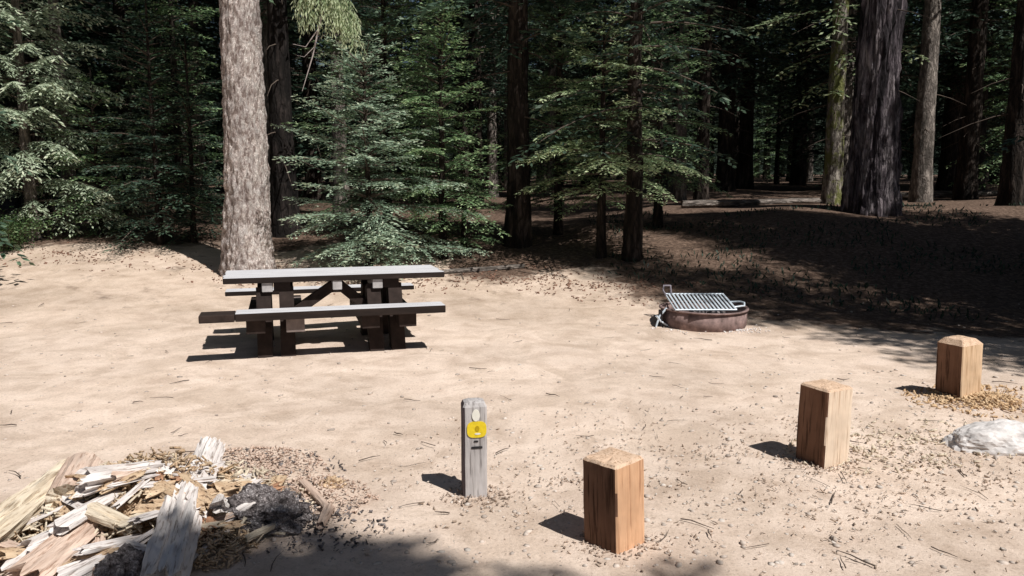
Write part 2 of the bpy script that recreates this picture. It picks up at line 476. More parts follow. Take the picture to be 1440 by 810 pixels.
# big pale trunk behind the table
p = upto(346, 12.0)
left_tree = make_tree('conifer_tree', 11, 21, .325, 7.5, 1.7, M['f_green'], M['bark_pale'], step=.5, per=6, sp2=.22, sp3=.17, sl=.22, sw=.035,
    label='tall conifer with pale sunlit scaly trunk directly behind the picnic table', loc=p, rz=.3,
    trunk_kw=dict(seg=96, rings=420, amp=.12, flare=.22, zs=4.5, lean=(.012, 0), fr=9))
# bright hanging bough and dead twig on its right side
rng = np.random.default_rng(5)
def loc_of(px, py, Y, base):
    d = ray(px, py); t = Y / d.y
    return Vector((0, 0, CAMZ)) + d * t - base
def rel(px, py, Y=11.6):
    v = loc_of(px, py, Y, p); a = -.3
    return Vector((v.x * math.cos(a) - v.y * math.sin(a), v.x * math.sin(a) + v.y * math.cos(a), v.z))
a0, a1, a2, a3, a4 = rel(392, -45, 11.9), rel(420, -40), rel(447, -12), rel(448, 40), rel(425, 128)
dead = [([a0, a1, a2, rel(455, 12), a3, rel(440, 78), a4], [.03, .026, .022, .018, .014, .01, .004]),
        ([a3, rel(430, 66), rel(412, 62)], [.009, .006, .003]), ([rel(444, 64), rel(428, 80), rel(418, 78)], [.006, .004, .002])]
lb = tubes('dead_branch', dead, M['twig_pale'], left_tree, 6); lb['label'] = 'bare pale twig hanging from a bough'
brs = []
for q in [(425, -50, 500, 40), (440, -45, 496, 18), (430, -50, 464, 14), (452, -45, 478, 26), (470, -40, 500, 55), (420, -30, 440, 22), (462, -60, 492, 10)]:
    s0, s1 = rel(q[0], q[1]), rel(q[2], q[3])
    n = 26
    for i in range(n):
        c = s0.lerp(s1, i / n)
        brs.append(((c.x, c.y, c.z), rng.random() * 6.28, .16, -.9, .5))
V, F, tn = sprays(rng, brs, .07, .06, .085, .006, hang=.9, jit=.9)
fb = link('bough_foliage', meshnp('bough_foliage', V, F, tone=np.clip(tn + .3, 0, 1)), M['f_yellow'], left_tree)
fb['label'] = 'bright yellow green drooping needles of a low bough'

# big dark trunk on the right
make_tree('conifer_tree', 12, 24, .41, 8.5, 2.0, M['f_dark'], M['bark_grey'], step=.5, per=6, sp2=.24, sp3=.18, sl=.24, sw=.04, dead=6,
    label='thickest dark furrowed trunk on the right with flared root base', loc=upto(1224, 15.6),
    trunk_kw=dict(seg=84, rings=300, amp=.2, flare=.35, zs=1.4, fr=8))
make_tree('conifer_tree', 13, 17, .21, 2.6, 1.7, M['f_yellow'], M['bark_moss'], step=.55, per=5, sp2=.2, sp3=.15, sl=.18, sw=.03, dead=14, keep=.6, low=.4,
    label='mossy yellow green trunk just left of the thickest trunk', loc=upto(1168, 18.5), trunk_kw=dict(seg=32, rings=120, amp=.1, flare=.2))
make_tree('conifer_tree', 14, 19, .23, 6.2, 2.3, M['f_dark'], M['bark_light'], step=.55, per=5, sp2=.2, sp3=.15, sl=.18, sw=.03, dead=12,
    label='slim light grey trunk standing right of the thickest trunk', loc=upto(1292, 19.5), trunk_kw=dict(seg=32, rings=120, amp=.1, flare=.2))
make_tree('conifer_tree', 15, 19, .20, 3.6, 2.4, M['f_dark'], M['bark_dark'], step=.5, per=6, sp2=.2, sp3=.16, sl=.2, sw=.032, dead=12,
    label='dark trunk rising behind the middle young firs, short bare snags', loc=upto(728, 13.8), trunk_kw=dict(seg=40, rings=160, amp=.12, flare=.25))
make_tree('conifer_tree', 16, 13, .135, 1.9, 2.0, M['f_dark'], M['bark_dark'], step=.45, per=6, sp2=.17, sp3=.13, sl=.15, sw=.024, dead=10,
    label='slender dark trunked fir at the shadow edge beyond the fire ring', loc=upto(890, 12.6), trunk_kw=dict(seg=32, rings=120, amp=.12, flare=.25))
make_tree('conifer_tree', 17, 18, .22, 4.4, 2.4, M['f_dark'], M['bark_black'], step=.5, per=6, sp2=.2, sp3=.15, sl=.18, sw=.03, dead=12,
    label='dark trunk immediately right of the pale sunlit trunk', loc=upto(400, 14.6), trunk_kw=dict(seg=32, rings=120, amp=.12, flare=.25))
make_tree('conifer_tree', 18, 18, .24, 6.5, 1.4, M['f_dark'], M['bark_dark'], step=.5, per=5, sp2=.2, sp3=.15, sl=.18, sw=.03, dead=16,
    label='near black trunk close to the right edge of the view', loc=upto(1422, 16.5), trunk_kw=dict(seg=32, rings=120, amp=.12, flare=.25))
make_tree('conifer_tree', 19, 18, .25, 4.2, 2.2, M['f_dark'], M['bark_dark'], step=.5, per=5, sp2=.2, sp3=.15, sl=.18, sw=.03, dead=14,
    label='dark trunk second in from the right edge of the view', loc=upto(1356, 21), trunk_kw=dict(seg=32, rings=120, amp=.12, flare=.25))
make_tree('conifer_tree', 20, 15, .15, 3.6, 1.7, M['f_dark'], M['bark_light'], step=.5, per=5, sp2=.2, sp3=.15, sl=.16, sw=.026, dead=10,
    label='thin pale trunk left of a matching darker stem, middle distance', loc=upto(955, 20), trunk_kw=dict(seg=24, rings=90, amp=.1, flare=.2))
make_tree('conifer_tree', 21, 15, .16, 3.6, 1.8, M['f_dark'], M['bark_dark'], step=.5, per=5, sp2=.2, sp3=.15, sl=.16, sw=.026, dead=10,
    label='thin dark trunk right of the thin pale one, middle distance', loc=upto(986, 19.5), trunk_kw=dict(seg=24, rings=90, amp=.1, flare=.2))
# young firs
make_tree('young_fir', 31, 3.4, .06, .22, 1.35, M['f_blue'], M['bark_dark'], step=.19, per=7, sp2=.075, sp3=.048, sl=.085, sw=.010, e0=.0, e1=.7, dr=.22,
    label='bushy blue green young fir right of the pale trunk, boughs to the ground', loc=upto(518, 12.3), low=.8, power=.5, trunk_kw=dict(seg=12, rings=30, amp=.1, flare=.2))
make_tree('young_fir', 32, 4.4, .07, .7, 1.15, M['f_green'], M['bark_dark'], step=.22, per=7, sp2=.08, sp3=.052, sl=.09, sw=.011, e0=.0, e1=.7, dr=.25,
    label='narrow green young fir whose top shows above the blue green one', loc=upto(622, 12.9), trunk_kw=dict(seg=12, rings=30, amp=.1, flare=.2), rz=1)
make_tree('young_fir', 33, 3.9, .08, 1.1, 1.45, M['f_yellow'], M['bark_dark'], step=.25, per=7, sp2=.08, sp3=.052, sl=.09, sw=.011, e0=.0, e1=.6, dr=.3, keep=.95, power=.5,
    label='yellow green young fir with spreading flat boughs beyond the fire ring', loc=upto(846, 12.8), trunk_kw=dict(seg=12, rings=30, amp=.1, flare=.2), rz=2)
make_tree('young_fir', 34, 2.3, .05, .15, .8, M['f_green'], M['bark_dark'], step=.17, per=6, sp2=.07, sp3=.055, sl=.075, sw=.012, e0=.05, e1=.7, dr=.2,
    label='small low fir between the blue green fir and the dark middle trunk', loc=upto(652, 13.2), trunk_kw=dict(seg=10, rings=20, amp=.1, flare=.2))
make_tree('young_fir', 35, 8.0, .11, .5, 1.6, M['f_pale'], M['bark_light'], step=.27, per=6, sp2=.085, sp3=.06, sl=.12, sw=.015, e0=.1, e1=.7, dr=.4, keep=.9, hang=.25,
    label='wispy pale grey green conifer at the left edge', loc=upto(45, 14.2), trunk_kw=dict(seg=16, rings=50, amp=.1, flare=.2))
make_tree('young_fir', 38, 5.4, .08, .7, 1.5, M['f_green'], M['bark_dark'], step=.26, per=7, sp2=.085, sp3=.06, sl=.09, sw=.012,
    label='green fir filling the gap right of the dark middle trunk', loc=upto(785, 14.6), trunk_kw=dict(seg=12, rings=30, amp=.1, flare=.2), rz=4)
make_tree('young_fir', 39, 4.6, .08, 1.0, 1.4, M['f_green'], M['bark_dark'], step=.26, per=7, sp2=.085, sp3=.06, sl=.09, sw=.012,
    label='shaded fir behind the slender dark trunk beyond the fire ring', loc=upto(925, 14.8), trunk_kw=dict(seg=12, rings=30, amp=.1, flare=.2), rz=5)
make_tree('young_fir', 40, 6.6, .09, .6, 1.6, M['f_green'], M['bark_dark'], step=.28, per=7, sp2=.09, sp3=.065, sl=.10, sw=.013,
    label='taller green fir rising behind the bushy blue green one', loc=upto(545, 15.0), trunk_kw=dict(seg=12, rings=30, amp=.1, flare=.2), rz=6)
make_tree('young_fir', 36, 3.6, .05, .25, 1.1, M['f_dark'], M['bark_dark'], step=.2, per=6, sp2=.09, sp3=.06, sl=.085, sw=.013,
    label='shaded small fir just left of the pale sunlit trunk', loc=upto(272, 13.9), trunk_kw=dict(seg=10, rings=20, amp=.1, flare=.2))
make_tree('young_fir', 61, 4.2, .06, .3, 1.2, M['f_dark'], M['bark_dark'], step=.22, per=6, sp2=.09, sp3=.06, sl=.085, sw=.013,
    label='dark bushy fir left of the pale trunk, at the back edge of the dirt', loc=upto(222, 13.7), trunk_kw=dict(seg=10, rings=20, amp=.1, flare=.2), rz=1.2)
make_tree('young_fir', 62, 3.0, .05, .2, 1.0, M['f_green'], M['bark_dark'], step=.2, per=6, sp2=.09, sp3=.06, sl=.085, sw=.013,
    label='small fir right of the slim bleached trunk', loc=upto(140, 14.6), trunk_kw=dict(seg=10, rings=20, amp=.1, flare=.2), rz=2.2)
make_tree('young_fir', 37, 2.2, .04, .2, .7, M['f_blue'], M['bark_dark'], step=.18, per=6, sp2=.08, sp3=.06, sl=.08, sw=.012,
    label='tiny fir in deep shade between the left edge conifer and pale trunk', loc=upto(178, 15.2), trunk_kw=dict(seg=10, rings=20, amp=.1, flare=.2))

# dark slim trunk on the left, forked
make_tree('conifer_tree', 22, 14, .13, 3.0, 1.5, M['f_pale'], M['bark_light'], step=.5, per=5, sp2=.17, sp3=.13, sl=.14, sw=.02, dead=18, keep=.6,
    label='slim bleached trunk with bare twigs beside the wispy left edge conifer', loc=upto(100, 15.5), trunk_kw=dict(seg=20, rings=80, amp=.1, flare=.2, lean=(-.012, 0)))

# ------------------------------------------------------------------ the forest behind
protos = [
    make_tree('fir_tree', 41, 19, .22, 1.3, 2.5, M['f_dark'], M['bark_dark'], step=.42, per=7, sp2=.2, sp3=.15, sl=.2, sw=.034, dead=8, trunk_kw=dict(seg=20, rings=60, amp=.12, flare=.25)),
    make_tree('fir_tree', 42, 22, .27, 3.4, 2.7, M['f_dark'], M['bark_dark'], step=.46, per=7, sp2=.22, sp3=.16, sl=.21, sw=.036, dead=16, trunk_kw=dict(seg=20, rings=60, amp=.12, flare=.25)),
    make_tree('fir_tree', 43, 9, .12, .5, 1.7, M['f_green'], M['bark_dark'], step=.33, per=6, sp2=.13, sp3=.1, sl=.13, sw=.02, dead=4, trunk_kw=dict(seg=16, rings=40, amp=.12, flare=.25)),
    make_tree('fir_tree', 44, 21, .2, 5.2, 2.4, M['f_dark'], M['bark_light'], step=.46, per=6, sp2=.22, sp3=.16, sl=.21, sw=.036, dead=18, trunk_kw=dict(seg=20, rings=60, amp=.12, flare=.25)),
]
LBL = ['dark fir deep in the forest with boughs low to the ground',
       'tall dark trunk deep in the forest with bare lower stem',
       'small green fir growing among the trunks of the forest',
       'slim greyish trunk deep in the forest behind the front trees']
GRP = ['low boughed firs of the forest', 'bare stemmed conifers of the forest', 'small firs among the forest trunks', 'slim grey trunks of the forest']
used = [False] * 4
taken = [(o.location.x, o.location.y, 1.6) for o in C.objects if o.type == 'EMPTY' and o.parent is None and 'location' and o not in protos]
def place(k, x, y, rz, sc, label=None, group=None):
    loc = (x, y, gz(x, y) - .03)
    taken.append((x, y, 2.0))
    if not used[k]:
        used[k] = True; o = protos[k]; o.location = loc; o.rotation_euler = (0, 0, rz); o.scale = (sc, sc, sc)
        o['label'] = LBL[k]; o['group'] = GRP[k]; return o
    return dup(protos[k], loc, rz, (sc, sc), LBL[k], GRP[k])
rnd = random.Random(7)
y = 17.0
while y < 84:
    step = 3.5 if y < 30 else (5.0 if y < 50 else 5.6)
    half = .70 * y + 3
    x = -half + rnd.uniform(0, step)
    while x < half:
        xx, yy = x + rnd.uniform(-.32, .32) * step, y + rnd.uniform(-.35, .35) * step
        ok = all((xx - a) ** 2 + (yy - b_) ** 2 > r * r for a, b_, r in taken)
        if yy < 24 and xx > 2.4 and rnd.random() < .55: ok = False       # opener floor on the right
        if yy < 27 and -1 < xx < 7: ok = False
        if ok:
            k = rnd.choices([0, 1, 2, 3], [.42, .25, .15, .18] if xx < 0 or yy > 30 else [.12, .42, .16, .30])[0]
            place(k, xx, yy, rnd.random() * 6.28, rnd.uniform(.85, 1.2))
        x += step * (1.0 if y < 70 else .85)
    y += step * .85

# trees beside the clearing, most of them out of the picture; they shade its right side
for (x, y, k, sc) in [(10.05, 4.2, 0, .97), (10.9, 7.0, 0, .92), (12.5, 10.4, 0, .68), (14.5, 6.0, 0, 1.1), (12.8, 5.2, 0, 1.0), (10.0, 9.3, 0, .95), (13, 7.2, 0, 1.0), (11.6, 8.6, 0, .85), (24, 15, 1, 1.1), (21, 7, 0, 1.0),
                      (-9.5, 11.5, 0, .9), (-12.5, 14.5, 1, 1), (-11.5, 7.5, 1, .95), (-13, 2.5, 0, 1), (-15, -4, 0, 1), (-9, -9, 1, 1), (-2, -13, 0, 1),
                      ]:
    if x > 0: x, y = x - .45, y + .35
    o = dup(protos[k], (x, y, gz(x, y) - .03), x * 1.7, (sc, sc), LBL[k], GRP[k])
    o['label'] = 'tall fir at the side of the clearing, mostly out of view'; o['group'] = G_OUT
# round topped tree behind the camera whose top throws the soft shadow in the foreground
make_tree('conifer_tree', 51, 11.6, .2, 3, 1.3, M['f_dark'], M['bark_dark'], step=.2, per=10, sp2=.11, sp3=.10, sl=.2, sw=.05, power=.25,
    label='round topped conifer standing behind the viewpoint', loc=(4.68, -2.72, 0), trunk_kw=dict(seg=16, rings=40, amp=.1, flare=.2))

# shrub at the left edge
def shrub(name, loc, r, h, seed, label, n=1700, mt=M['f_shrub'], leaf=.045):
    rg = np.random.default_rng(seed)
    t = thing(name, label, 'shrub', loc)
    paths = []
    rn = random.Random(seed)
    for _ in range(26):
        a = rn.random() * 6.28; l = rn.uniform(.4, 1)
        paths.append(([(0, 0, -.03), (math.cos(a) * r * l * .45, math.sin(a) * r * l * .45, h * .5), (math.cos(a) * r * l, math.sin(a) * r * l, h * (1.05 - .4 * l))], [.01, .007, .002]))
    tubes('stems', paths, M['twig'], t, 3)
    P = []
    for pts, _ in paths:
        k = n // 26; s = rg.random(k) ** .6
        a, b_, c = [np.array(q) for q in pts]
        q = ((1 - s) ** 2)[:, None] * a + (2 * s * (1 - s))[:, None] * b_ + (s ** 2)[:, None] * c
        P.append(q + rg.normal(0, r * .1, (k, 3)))
    P = np.concatenate(P); P[:, 2] = np.maximum(P[:, 2], .01)
    D = rg.normal(0, 1, P.shape); D[:, 2] = np.abs(D[:, 2]) * .6; D /= np.linalg.norm(D, axis=1)[:, None]
    W = np.cross(D, rg.normal(0, 1, P.shape)); W /= np.linalg.norm(W, axis=1)[:, None]
    V = np.stack([P, P + D * leaf * .5 + W * leaf * .28, P + D * leaf, P + D * leaf * .5 - W * leaf * .28], 1).reshape(-1, 3)
    link('leaves', meshnp('leaves', V, np.arange(len(V)).reshape(-1, 4), tone=np.repeat(rg.random(len(P)), 4)), mt, t)
    return t
shrub('low_shrub', spot(14, 352), .75, .62, 3, 'low bright green shrub at the left edge of the dirt', 3600)

# grass and low growth on the shaded bank
rg = np.random.default_rng(8); P = []
while len(P) < 2600:
    x, y = rg.uniform(1.5, 13), rg.uniform(9.4, 17)
    if .55 * x + .83 * y < 10.4 or nz(x * .7, y * .7, 6) < -.02 or x > .75 * y: continue
    P.append((x, y, gz(x, y)))
P = np.array(P); D = rg.normal(0, .55, P.shape); D[:, 2] = 1; D /= np.linalg.norm(D, axis=1)[:, None]
Lg = rg.uniform(.04, .13, len(P))[:, None]
W = np.cross(D, rg.normal(0, 1, P.shape)); W /= np.linalg.norm(W, axis=1)[:, None]; W *= .014
V = np.stack([P - W * .5, P + D * Lg * .6 + W, P + D * Lg, P + D * Lg * .6 - W], 1).reshape(-1, 3)
o = link('ground_cover', meshnp('ground_cover', V, np.arange(len(V)).reshape(-1, 4), tone=np.repeat(rg.random(len(P)) * .6, 4)), M['f_dark'])
tag(o, 'sparse low green growth on the shaded bank at right', 'ground cover', kind='stuff')

# ------------------------------------------------------------------ picnic table
T = thing('picnic_table', 'grey topped wooden picnic table with attached benches and dark timber frame', 'picnic table', (-1.84, 8.22, gz(-1.84, 8.2)), math.atan2(.57, 1.98))
LT = 2.16
tt = thing('x', '', ''); bpy.data.objects.remove(tt)
bm = bmesh.new()
for k in range(5): box_bm(bm, (random.Random(k).uniform(-.008, .008), -.30 + .15 * k, .728), (LT, .142, .058), bev=.008)
bm_obj('tabletop', bm, M['table'], T)
for sgn in (-1, 1):
    bm = bmesh.new(); x0 = -.0
    if sgn < 0:
        for k in range(2): box_bm(bm, (.03, sgn * (.565 + .135 * k), .432), (LT - .19, .127, .075), bev=.008)
    else:
        for k in range(2): box_bm(bm, (-.1, sgn * (.72 + .135 * k), .47), (LT - .1, .127, .05), bev=.008)
    bm_obj('bench', bm, M['table'], T)
    if sgn < 0:
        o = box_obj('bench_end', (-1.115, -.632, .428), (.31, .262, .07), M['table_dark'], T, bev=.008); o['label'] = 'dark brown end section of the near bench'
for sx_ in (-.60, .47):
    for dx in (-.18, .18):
        box_obj('bench_support', (sx_ + dx, .06, .335), (.17, 1.5, .15), M['table_lit'] if (sx_ < 0 and dx > 0) else M['table_dark'], T)
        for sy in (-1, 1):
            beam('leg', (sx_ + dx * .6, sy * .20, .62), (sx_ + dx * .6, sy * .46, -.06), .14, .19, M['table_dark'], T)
    box_obj('cleat', (sx_ - .07, 0, .655), (.10, .70, .095), M['table_lit_grey'], T)
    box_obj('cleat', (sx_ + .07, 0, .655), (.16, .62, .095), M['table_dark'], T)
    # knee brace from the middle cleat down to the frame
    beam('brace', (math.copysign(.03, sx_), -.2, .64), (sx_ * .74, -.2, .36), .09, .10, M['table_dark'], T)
box_obj('cleat', (0, 0, .655), (.09, .72, .095), M['table_lit_grey'], T)

# ------------------------------------------------------------------ fire ring
FR = thing('fire_ring', 'round steel fire ring with bright hinged grate at the shadow edge', 'fire ring', (2.27, 9.32, gz(2.27, 9.32) - .01), .0)
def ring(name, ro, ri, z0, z1, mt, parent, seg=64):
    prof = [(ro, z0), (ro, z1), (ri, z1), (ri, z0)]
    V, F = [], []
    for i in range(seg):
        a = 2 * math.pi * i / seg; w = 1 + .008 * math.sin(3 * a)
        for r, z in prof: V.append((r * math.cos(a) * w, r * math.sin(a) * w, z + .004 * math.sin(2 * a)))
    for i in range(seg):
        j = (i + 1) % seg
        for k in range(4): F.append((i * 4 + k, j * 4 + k, j * 4 + (k + 1) % 4, i * 4 + (k + 1) % 4))
    return link(name, meshnp(name, V, F, smooth=False), mt, parent)
ring('ring_wall', .50, .488, -.05, .185, M['rust'], FR)
ring('rim', .52, .482, .186, .202, M['rust'], FR)
V, F = [], []
for i in range(25):
    for j in range(25):
        x, y = -.46 + .92 * i / 24, -.46 + .92 * j / 24; q = math.hypot(x, y)
        if q > .47: x, y = x / q * .47, y / q * .47
        V.append((x, y, .05 + .05 * nz(x * 6, y * 6)))
for i in range(24):
    for j in range(24): F.append((i * 25 + j, i * 25 + 25 + j, i * 25 + 26 + j, i * 25 + j + 1))
link('ash_bed', meshnp('ash_bed', V, F, smooth=True), M['ash'], FR)
# hinged grate, tilted up at the back
G = Matrix.Rotation(R(9), 3, 'X'); off = Vector((-.04, -.36, .222))
def gp(x, y, z=0): return G @ Vector((x, y, z)) + off
paths = [([gp(-.37, 0), gp(.33, 0)], [.011, .011]), ([gp(-.37, .62), gp(.33, .62)], [.011, .011]), ([gp(-.37, 0), gp(-.37, .62)], [.011, .011]), ([gp(.33, 0), gp(.33, .62)], [.011, .011])]
gr = tubes('grate', paths, M['steel'], FR, 6)
bm = bmesh.new()
for i in range(15):
    x = -.33 + .0465 * i
    box_bm(bm, gp(x, .31, .006), (.022, .62, .009), G, bev=.002)
bm_obj('grate_bars', bm, M['steel'], FR)
tubes('handle', [([gp(-.37, .55), gp(-.40, .62, .04), gp(-.39, .64, .10), gp(-.31, .64, .10), gp(-.30, .62, .01)], [.014] * 5)], M['steel_dull'], FR, 6)
tubes('handle', [([gp(.33, .1), gp(.45, .12, .01), gp(.47, .2, .02), gp(.45, .28, .01), gp(.33, .3)], [.012] * 5)], M['steel'], FR, 6)
# hinge bracket at the left
tubes('bracket', [([(-.47, -.16, .21), (-.56, -.2, .12), (-.60, -.22, .0)], [.014, .013, .012]), ([(-.60, -.22, .13), (-.54, -.2, .06), (-.46, -.2, .01)], [.013] * 3)], M['steel'], FR, 6)
box_obj('anchor_plate', (-.535, -.13, .09), (.02, .16, .18), M['soot'], FR)
# charred billets inside
for i, (x, y, a, r) in enumerate([(.1, .1, .4, .05), (-.12, .02, 1.4, .045), (.2, -.1, 2.3, .04)]):
    q = bpy.data.objects
    c = Vector((x, y, .12)); d = Vector((math.cos(a), math.sin(a), .08)) * .2
    o = tubes('charred_log', [([c - d, c, c + d], [r, r * 1.1, r * .8])], M['charred'], None, 9)
    o.location = FR.location; tag(o, ['short charred log lying under the middle of the grate', 'charred log under the left half of the grate', 'thin charred log under the right half of the grate'][i], 'log')

# ------------------------------------------------------------------ wooden bollards
def post(loc, w, h, rz, mt, label, seed, tilt=(0, 0), cham=.012):
    rn = random.Random(seed); n = 7; V, F = [], []
    zs_ = list(np.linspace(-.15, h - cham, 26)); ringn = 4 * n
    def outline(z, inset):
        out = []
        hw = w / 2 - inset; c = .012
        for s in range(4):
            for k in range(n):
                u = -1 + 2 * (k + .5) / n
                u = max(-1 + c * 2 / w * .6, min(1 - c * 2 / w * .6, u * 1.12))
                x, y = u * hw, -hw
                x, y = [(x, y), (-y, x), (-x, -y), (y, -x)][s]
                g_ = .0045 * noise.fractal(Vector((x * 38 + seed, y * 38, z * 3)), .7, 2, 3)
                q = Vector((x, y)).normalized()
                out.append((x + q.x * g_, y + q.y * g_, z))
        return out
    for z in zs_: V += outline(z, 0)
    top = outline(h, cham * .9)
    V += [(x, y, z + .006 * nz(x * 20, y * 20, seed)) for x, y, z in top]
    V += [(x * .5, y * .5, z + .003 + .008 * nz(x * 20, y * 20, seed)) for x, y, z in top]
    L_ = len(zs_) + 2
    for j in range(L_ - 1):
        for k in range(ringn):
            a0 = j * ringn + k; a1 = j * ringn + (k + 1) % ringn
            F.append((a0, a1, a1 + ringn, a0 + ringn))
    c = len(V); V.append((0, 0, h + .004)); b0 = (L_ - 1) * ringn
    me = bpy.data.meshes.new('wooden_bollard')
    me.from_pydata(V, [], [tuple(f) for f in F] + [(b0 + k, b0 + (k + 1) % ringn, c) for k in range(ringn)])
    o = link('wooden_bollard', me, mt)
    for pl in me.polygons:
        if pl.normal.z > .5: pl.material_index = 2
        elif pl.normal.x < -.75: pl.material_index = 1  # left faces take the painted shade
    o.location = loc; o.rotation_euler = (tilt[0], tilt[1], rz)
    return tag(o, label, 'bollard', 'square timber bollards along the site edge')
pa = spot(864, 762); pb = spot(1155, 648); pc = spot(1346, 558)
post(pa, .205, .415, R(43), (M['post_a'], M['post_shade'], M['post_top']), 'nearest square timber bollard, orange brown with shade-toned left face', 1, (R(-1), R(-1.5)))
post(pb, .215, .475, R(28), (M['post_b'], M['post_shade'], M['post_top']), 'middle timber bollard with a pale cream right face', 2, (R(1), R(0)))
post(pc, .23, .475, R(24), (M['post_c'], M['post_shade'], M['post_top']), 'farthest timber bollard with rounded top beside the wood chips', 3, (R(0), R(-2)), .04)

# marker post
mp = spot(667, 694)
MP = thing('marker_post', 'short grey site marker post with a yellow tag', 'marker post', mp, R(10))
bm = bmesh.new(); w, d, hgt = .128, .11, .525
prof = []
for s, a in ((-1, 0), (1, 1)): pass
V, F = [], []
NZ = 18
for j in range(NZ + 1):
    z = -.12 + (hgt - .03 + .12) * j / NZ
    for (x, y) in [(-.5, -.42), (-.42, -.5), (.42, -.5), (.5, -.42), (.5, .42), (.42, .5), (-.42, .5), (-.5, .42)]:
        V.append((x * w + .001 * nz(z * 9, x), y * d, z))
for (q, z) in ((.86, hgt - .01), (.5, hgt)):
    for (x, y) in [(-.5, -.42), (-.42, -.5), (.42, -.5), (.5, -.42), (.5, .42), (.42, .5), (-.42, .5), (-.5, .42)]: V.append((x * w * q, y * d * q, z))
nr = NZ + 3
for j in range(nr - 1):
    for k in range(8):
        a0 = j * 8 + k; a1 = j * 8 + (k + 1) % 8; F.append((a0, a1, a1 + 8, a0 + 8))
F.append(tuple(range((nr - 1) * 8, nr * 8)))
me = bpy.data.meshes.new('post_body'); me.from_pydata(V, [], F)
o = link('post_body', me, [M['marker'], M['marker_shade']], MP)
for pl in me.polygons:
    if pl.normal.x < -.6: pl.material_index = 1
def disc(name, x, z, rx, rz_, y, mt, parent, n=28, th=.004, sq=2.0):
    V, F = [], []
    for yy in (y, y - th):
        for k in range(n):
            a = 2 * math.pi * k / n
            cx, cz = abs(math.cos(a)) ** (2 / sq) * math.copysign(1, math.cos(a)), abs(math.sin(a)) ** (2 / sq) * math.copysign(1, math.sin(a))
            V.append((x + rx * cx, yy, z + rz_ * cz))
    F = [tuple(range(n, 2 * n)), tuple(range(n - 1, -1, -1))] + [(k, (k + 1) % n, n + (k + 1) % n, n + k) for k in range(n)]
    me = bpy.data.meshes.new(name); me.from_pydata(V, [], F); return link(name, me, mt, parent)
fy = -d / 2 - .001
disc('white_plate', .004, .452, .021, .032, fy, M['white'], MP)
yt = disc('yellow_tag', .008, .375, .052, .044, fy, M['yellow'], MP, sq=3.2)
o = disc('tag_mark', .010, .380, .012, .016, fy - .0045, M['ochre'], yt, th=.001); 
o = disc('tag_mark', .012, .352, .016, .005, fy - .0045, M['white'], yt, th=.001)
disc('small_mark', .004, .310, .012, .005, fy, M['black'], MP, th=.002, sq=3)
disc('black_bar', .008, .276, .030, .0065, fy, M['black'], MP, th=.002, sq=5)

# ------------------------------------------------------------------ rotten logs and wood at the left
def shard(name, A, B, rw, rh, seed, mt, label, cat='log', jag=.08, ridge=.16, flat=.5, seg=40, rings=46, lift=.0, endmat=None, taper=.25, group='broken rotten log pieces', parent=None):
    """splintered piece of log from A to B lying on the ground"""
    A, B = Vector(A), Vector(B); ax = B - A; L = ax.length
    rn = random.Random(seed); V, F = [], []
    jg = [[rn.uniform(0, jag) for _ in range(seg)] for _ in range(2)]
    for e in range(2):
        jg[e] = [(jg[e][k] + .6 * jg[e][(k + 1) % seg]) * (.6 + .8 * abs(nz(k * .35, e + seed))) for k in range(seg)]
    for j in range(rings + 1):
        t = j / rings
        for k in range(seg):
            a = 2 * math.pi * k / seg; ca, sa = math.cos(a), math.sin(a)
            zz = t * L + jg[0][k] * (1 - t) ** 3 * -1 + jg[1][k] * t ** 3
            rdg = noise.fractal(Vector((ca * 3.2 + seed, sa * 3.2, zz * 1.3)), .7, 2.1, 4) * ridge + ridge * .45 * nz(k * 1.3, zz * 3, seed) + .12 * nz(seed * 3.1, zz * 2.4, ca)
            r = (1 + rdg) * (1 - taper * t)
            y = sa * rh * r
            if y < 0: y *= flat
            V.append((ca * rw * r, y, zz))
    for j in range(rings):
        for k in range(seg):
            a0 = j * seg + k; a1 = j * seg + (k + 1) % seg; F.append((a0, a1, a1 + seg, a0 + seg))
    V.append((0, 0, .03)); V.append((0, 0, L - .03)); c0, c1 = len(V) - 2, len(V) - 1; b0 = rings * seg
    nside = len(F)
    F += [(c0, (k + 1) % seg, k) for k in range(seg)] + [(c1, b0 + k, b0 + (k + 1) % seg) for k in range(seg)]
    me = bpy.data.meshes.new(name); me.from_pydata(V, [], F)
    o = link(name, me, [mt, endmat or mt])
    for i, pl in enumerate(me.polygons):
        if i >= nside: pl.material_index = 1
    zax = ax.normalized(); xax = zax.cross(Vector((0, 0, 1))).normalized(); yax = xax.cross(zax) * 1
    if yax.z < 0: yax = -yax; xax = -xax
    if xax.cross(yax).dot(zax) < 0: xax = -xax
    Mx = Matrix((xax, yax, zax)).transposed().to_4x4(); Mx.translation = A + Vector((0, 0, rh * flat + lift))
    if parent:
        o.parent = parent; o.matrix_basis = Matrix.Translation(-parent.location) @ Mx; return o
    o.matrix_world = Mx
    return tag(o, label, cat, group)

def lump(name, c, rx, ry, rz_, seed, mt, label, cat, amp=.35, fr=3.0, nsub=5, group=None, cut=-.35):
    bm = bmesh.new(); bmesh.ops.create_icosphere(bm, subdivisions=nsub, radius=1)
    for v in bm.verts:
        q = v.co.normalized()
        d_ = 1 + amp * noise.fractal(q * fr + Vector((seed * 7.3, 0, 0)), .75, 2.1, 5) + .12 * nz(q.x * 1.4 + seed, q.y * 1.4, q.z)
        v.co = Vector((q.x * rx * d_, q.y * ry * d_, max(cut, q.z * 1.0) * rz_ * d_))
    o = bm_obj(name, bm, mt, None, False); o.location = c
    return tag(o, label, cat, group)

